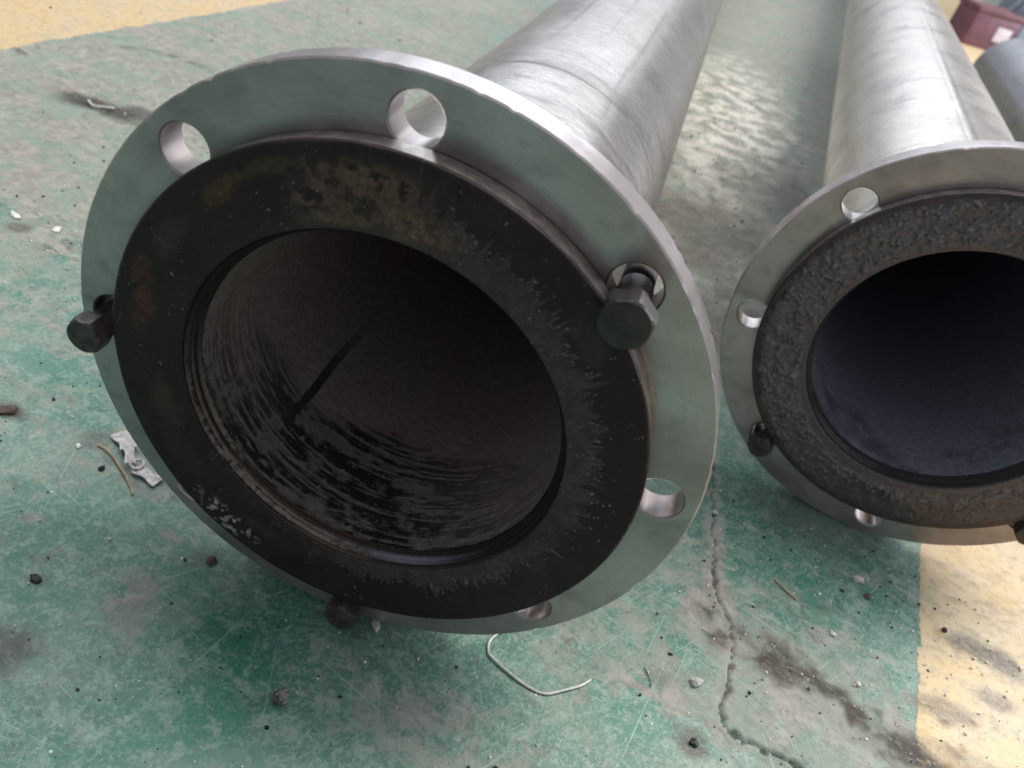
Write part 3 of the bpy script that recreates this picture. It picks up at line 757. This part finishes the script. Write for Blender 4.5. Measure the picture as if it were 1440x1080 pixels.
def red_box():
    e = empty('red_box', (1.19, 3.80, 0.0), math.radians(20))
    tag(e, 'dull red box with a pale square label in the far background', 'box')
    bm = bmesh.new(); rbox(bm, .22, .16, .13, .010)
    bm_obj('body', bm, mat_simple('dull_red_paint', (0.16, 0.06, 0.085), .5, 0, 30, .3), e)
    bm = bmesh.new(); rbox(bm, .226, .166, .024, .006, (0, 0, .128))
    bm_obj('lid', bm, mat_simple('dark_red_paint', (0.16, 0.06, 0.075), .5, 0, 30, .3), e)
    bm = bmesh.new(); rbox(bm, .07, .004, .055, .001, (.045, -.0812, .04))
    bm_obj('label_plate', bm, mat_simple('label_paper', (0.62, 0.54, 0.60), .6, 0, 40, .15), e)
red_box()
def blue_sheet():
    n, m_ = 60, 60
    u = np.linspace(0, 1, n); v = np.linspace(0, 1, m_)
    U, V = np.meshgrid(u, v, indexing='ij'); U, V = U.ravel(), V.ravel()
    dome = np.clip(1 - ((U - .5) * 2) ** 4, 0, 1) * np.clip(1 - ((V - .5) * 2) ** 4, 0, 1)
    f = fbm(U * 5, V * 5, 301); cr = np.abs(fbm(U * 4 + 3, V * 9, 303) - .5) * 2
    X = 1.66 + .66 * (U - .5) + .07 * (f - .5) + .25 * (V - .5); Y = 4.35 + 1.0 * (V - .5) + .07 * (fbm(U * 5, V * 5, 305) - .5)
    Z = dome * (.42 + .22 * f - .22 * cr) + .004
    me = grid_mesh('plastic_sheet', np.stack([X, Y, Z], 1), n, m_)
    o = link_obj('plastic_sheet', me, mat_simple('blue_grey_plastic', (0.085, 0.10, 0.15), .25, 0, 20, .3))
    tag(o, 'crumpled blue grey plastic sheet heaped beside the red box', 'plastic sheet')
blue_sheet()

# ------------------------------------------------------------------ small things on the floor
def lump(name, loc, size, mat, label, cat, seed, flat=.7, group=None, rough=.5):
    bm = bmesh.new(); bmesh.ops.create_icosphere(bm, subdivisions=3, radius=.5)
    rnd = random.Random(seed); off = [rnd.uniform(0, 50) for _ in range(3)]
    from mathutils import noise as mn
    for v in bm.verts:
        d = v.co.normalized()
        k = 1 + rough * mn.noise(d * 1.3 + Vector(off)) + rough * .55 * mn.noise(d * 3.1 + Vector(off)) + rough * .2 * mn.noise(d * 8 + Vector(off))
        v.co = Vector((d.x * size[0], d.y * size[1], d.z * size[2])) * .5 * k
    zmin = min(v.co.z for v in bm.verts)
    for v in bm.verts: v.co.z -= zmin
    o = bm_obj(name, bm, mat, None, 60)
    o.location = (loc[0], loc[1], -.0006); o.rotation_euler.z = rnd.uniform(0, 6)
    return tag(o, label, cat, group)
M_DARKST = mat_simple('dark_slag', (0.06, 0.05, 0.05), .6, 0, 500, .6, .6, .001, (0.20, 0.18, 0.18))
M_PALEST = mat_simple('pale_mortar', (0.52, 0.50, 0.46), .8, 0, 500, .4, .6, .0008)
M_BLK = mat_simple('black_grit', (0.02, 0.019, 0.018), .6, 0, 500, .5, .5)
M_WIRE = mat_simple('pale_wire', (0.62, 0.62, 0.58), .42, .2, 300, .25, .2)
M_STRAW = mat_simple('dry_straw', (0.42, 0.33, 0.20), .7, 0, 300, .35, .3)
M_SCRAP = mat_simple('dusty_scrap', (0.58, 0.54, 0.53), .5, .3, 260, .4, .4)
M_RUSTY = mat_simple('brown_scale', (0.10, 0.07, 0.055), .8, 0, 300, .5, .5)
M_WHITE = mat_simple('white_chip', (0.72, 0.71, 0.68), .6, 0, 300, .15, .3)
lump('pebble', (.0016, -.0722), (.0095, .0085, .0105), M_DARKST, 'dark grey slag pebble alone on the green floor at the bottom', 'pebble', 1)
lump('stone_chip', (.2395, .0512), (.0085, .006, .004), M_PALEST, 'pale angular stone chip beside the floor crack', 'stone chip', 2)
lump('paint_flake', (.3675, .2136), (.010, .008, .0025), M_PALEST, 'grey paint flake lying below the blistered flange', 'flake', 3)
lump('grit_lump', (.3738, .1972), (.007, .005, .003), M_RUSTY, 'brown lump of dirt below the grey paint flake', 'dirt lump', 4)
lump('stone_chip', (.3412, .1424), (.004, .0035, .003), M_WHITE, 'tiny white stone above the dark rubbed smear', 'stone chip', 5)
lump('stone_chip', (.3576, .1047), (.005, .004, .003), M_PALEST, 'small pale stone at the right of the dark rubbed smear', 'stone chip', 6)
lump('dirt_lump', (.2417, .0069), (.0055, .005, .003), M_BLK, 'flat black dirt lump left of the diagonal crack at the bottom', 'dirt lump', 7)
lump('pebble', (.4367, .1933), (.0045, .004, .0035), M_BLK, 'small black pebble on the yellow stripe', 'pebble', 8)
lump('dirt_lump', (.352, .193), (.004, .003, .002), M_BLK, 'tiny black crumb left of the brown dirt lump', 'dirt lump', 9)
lump('stone_chip', (.2424, .2255), (.0045, .004, .003), M_PALEST, 'small pale stone at the top of the floor crack, right of the near flange', 'stone chip', 10)
lump('dirt_lump', (-.1618, -.0608), (.008, .005, .002), M_BLK, 'black crumbly dirt clump at the left edge, lower', 'dirt lump', 11)
lump('dirt_lump', (-.270, .0454), (.014, .009, .003), M_RUSTY, 'brown dirt lump cut by the left photo edge', 'dirt lump', 12)
lump('stone_chip', (.03, -.002), (.009, .005, .004), M_PALEST, 'pale crumb just below the foot of the near flange', 'stone chip', 13)
lump('stone_chip', (-.2106, .0407), (.004, .003, .002), M_WHITE, 'white crumb left of the dry twig', 'stone chip', 14)
lump('pebble', (-.1852, .0304), (.004, .004, .003), M_BLK, 'tiny dark pebble right beside the dry twig', 'pebble', 15)
lump('paint_flake', (-.4383, .2579), (.013, .006, .002), M_WHITE, 'white flake near the left edge, level with the flange top', 'flake', 16)
lump('paint_flake', (-.3982, .2605), (.010, .006, .002), M_WHITE, 'white flake between the left edge and the near flange rim', 'flake', 17)
lump('dirt_lump', (-.083, -.004), (.007, .006, .003), M_RUSTY, 'rusty brown crumb under the lower left rim of the near flange', 'dirt lump', 18)
def tube_obj(name, pts, rad, mat, label, cat, seg=8):
    bm = bmesh.new(); tube_bm(bm, smooth_path(pts), rad, seg)
    return tag(bm_obj(name, bm, mat), label, cat)
tube_obj('bent_wire', [(x, y, .0013 + .0004 * math.sin(i * 1.7)) for i, (x, y) in enumerate([(.1065, .030), (.104, .0268), (.1007, .0193), (.1017, .0128), (.1049, .0086), (.1188, .0023), (.1318, -.0014), (.1437, -.0017), (.1541, .0051), (.1643, .0136), (.1701, .0213)])], .0009, M_WIRE, 'thin pale wire bent into a hook below the near flange', 'wire')
def taper(n): return None
tube_obj('dry_twig', [(-.2006, .0477, .0012), (-.1887, .0442, .0022), (-.1723, .0341, .0020), (-.1606, .0257, .0014), (-.1546, .0201, .0008)], .0008, M_STRAW, 'curved tan twig on the floor left of the near flange', 'twig')
tube_obj('dry_straw', [(.2945, .1758, .0012), (.3016, .1695, .0018), (.3131, .1626, .0010)], .0008, M_STRAW, 'short dry straw on the green floor below the blistered flange', 'straw')
tube_obj('metal_shaving', [(-.552, .512, .002), (-.548, .506, .004), (-.538, .502, .003), (-.528, .507, .004), (-.522, .516, .002)], .0013, M_WIRE, 'curled pale metal shaving on the brown stain at upper left', 'shaving')
tube_obj('metal_shaving', [(-.697, .575, .002), (-.688, .568, .004), (-.680, .570, .002)], .0012, M_STRAW, 'small tan shaving near the top left yellow stripe', 'shaving')
tube_obj('loose_fibre', [(.2035, .047, .0008), (.2085, .038, .0012), (.2095, .034, .0008)], .0003, M_BLK, 'thin black fibre right of the bent wire', 'fibre')
def scrap():
    e = empty('bent_clip', (-.172, .0475, 0))
    tag(e, 'dusty grey bent metal clip with a round eye beside the near flange', 'metal clip')
    def ribbon(name, path, w, th=.0009):
        bm = bmesh.new(); P = smooth_path(path, 5); rows = []
        for i, p in enumerate(P):
            t = (P[min(i + 1, len(P) - 1)] - P[max(i - 1, 0)]).normalized(); u = t.cross(Vector((0, 0, 1))).normalized()
            ww = w * (.9 + .12 * math.sin(i * .9))
            rows.append([bm.verts.new(p + u * ww * k + Vector((0, 0, h))) for (k, h) in ((-.5, 0), (-.15, .0012), (.5, .0004), (.5, .0004 - th), (-.15, .0012 - th), (-.5, -th))])
        for a, c in zip(rows, rows[1:]):
            for k in range(6): bm.faces.new((a[k], a[(k + 1) % 6], c[(k + 1) % 6], c[k]))
        bm.faces.new(rows[0]); bm.faces.new(rows[-1]); bm_obj(name, bm, M_SCRAP, e, 30)
    o = Vector((-.172, .0475, 0))
    def rel(L): return [Vector(p) - o for p in L]
    ribbon('tab', rel([(-.196, .0635, .002), (-.186, .0575, .0035), (-.1795, .0525, .0045)]), .012)
    ribbon('stem', rel([(-.181, .0535, .0045), (-.1755, .0465, .0065), (-.1705, .0400, .005)]), .007)
    ribbon('tab', rel([(-.1660, .0400, .003), (-.157, .0385, .0035), (-.1465, .0362, .002)]), .010)
    bm = bmesh.new(); c = Vector((-.1665, .0415, .0055)) - o
    tube_bm(bm, [c + Vector((.0043 * math.cos(t), .0043 * math.sin(t), .0006 * math.sin(t * 2))) for t in np.linspace(0, 2 * PI, 25)], .0010, 8)
    bm_obj('eye', bm, M_SCRAP, e)
scrap()
def grit(name, n, mat, seed, smin, smax, label, zones):
    rnd = random.Random(seed); V = []; F = []
    for _ in range(n):
        x0, x1, y0, y1 = rnd.choice(zones)
        x = rnd.uniform(x0, x1); y = rnd.uniform(y0, y1)
        s = smin * (smax / smin) ** (rnd.random() ** 2.2)
        s *= 1 + max(0, y) * .9
        k = len(V); m = rnd.randint(4, 6); a0 = rnd.uniform(0, 6); h = s * rnd.uniform(.2, .6)
        rr = [s * rnd.uniform(.35, .65) for _ in range(m)]; st = rnd.uniform(.5, 1); ca, sa = math.cos(a0), math.sin(a0)
        for i in range(m):
            t = 2 * PI * i / m; px, py = rr[i] * math.cos(t), rr[i] * math.sin(t) * st
            V.append((x + px * ca - py * sa, y + px * sa + py * ca, -.0008))
        for i in range(m):
            t = 2 * PI * i / m; px, py = .7 * rr[i] * math.cos(t), .7 * rr[i] * math.sin(t) * st
            V.append((x + px * ca - py * sa, y + px * sa + py * ca, h * rnd.uniform(.6, 1.1)))
        for i in range(m): F.append((k + i, k + (i + 1) % m, k + m + (i + 1) % m, k + m + i))
        F.append(tuple(k + m + i for i in range(m)))
    me = bpy.data.meshes.new(name); me.from_pydata(V, [], F); me.update()
    return tag(link_obj(name, me, mat), label, 'grit', kind='stuff')
ZN = [(-.32, .5, -.17, .0), (-.32, .5, -.17, .0), (.2, .5, 0, .26), (.2, .5, 0, .26), (-.5, -.18, 0, .5), (-.5, -.18, 0, .5), (-.8, -.1, .4, 1.2), (.12, .35, .4, 1.6)]
grit('white_grit', 900, M_WHITE, 11, .0008, .0030, 'tiny white chips and grit scattered over the green floor', ZN)
grit('dark_grit', 1000, M_BLK, 12, .0008, .0034, 'tiny black crumbs and grit scattered over the green floor', ZN)
grit('grey_grit', 900, M_PALEST, 13, .0006, .0028, 'tiny grey grains of sand scattered over the floor', ZN)
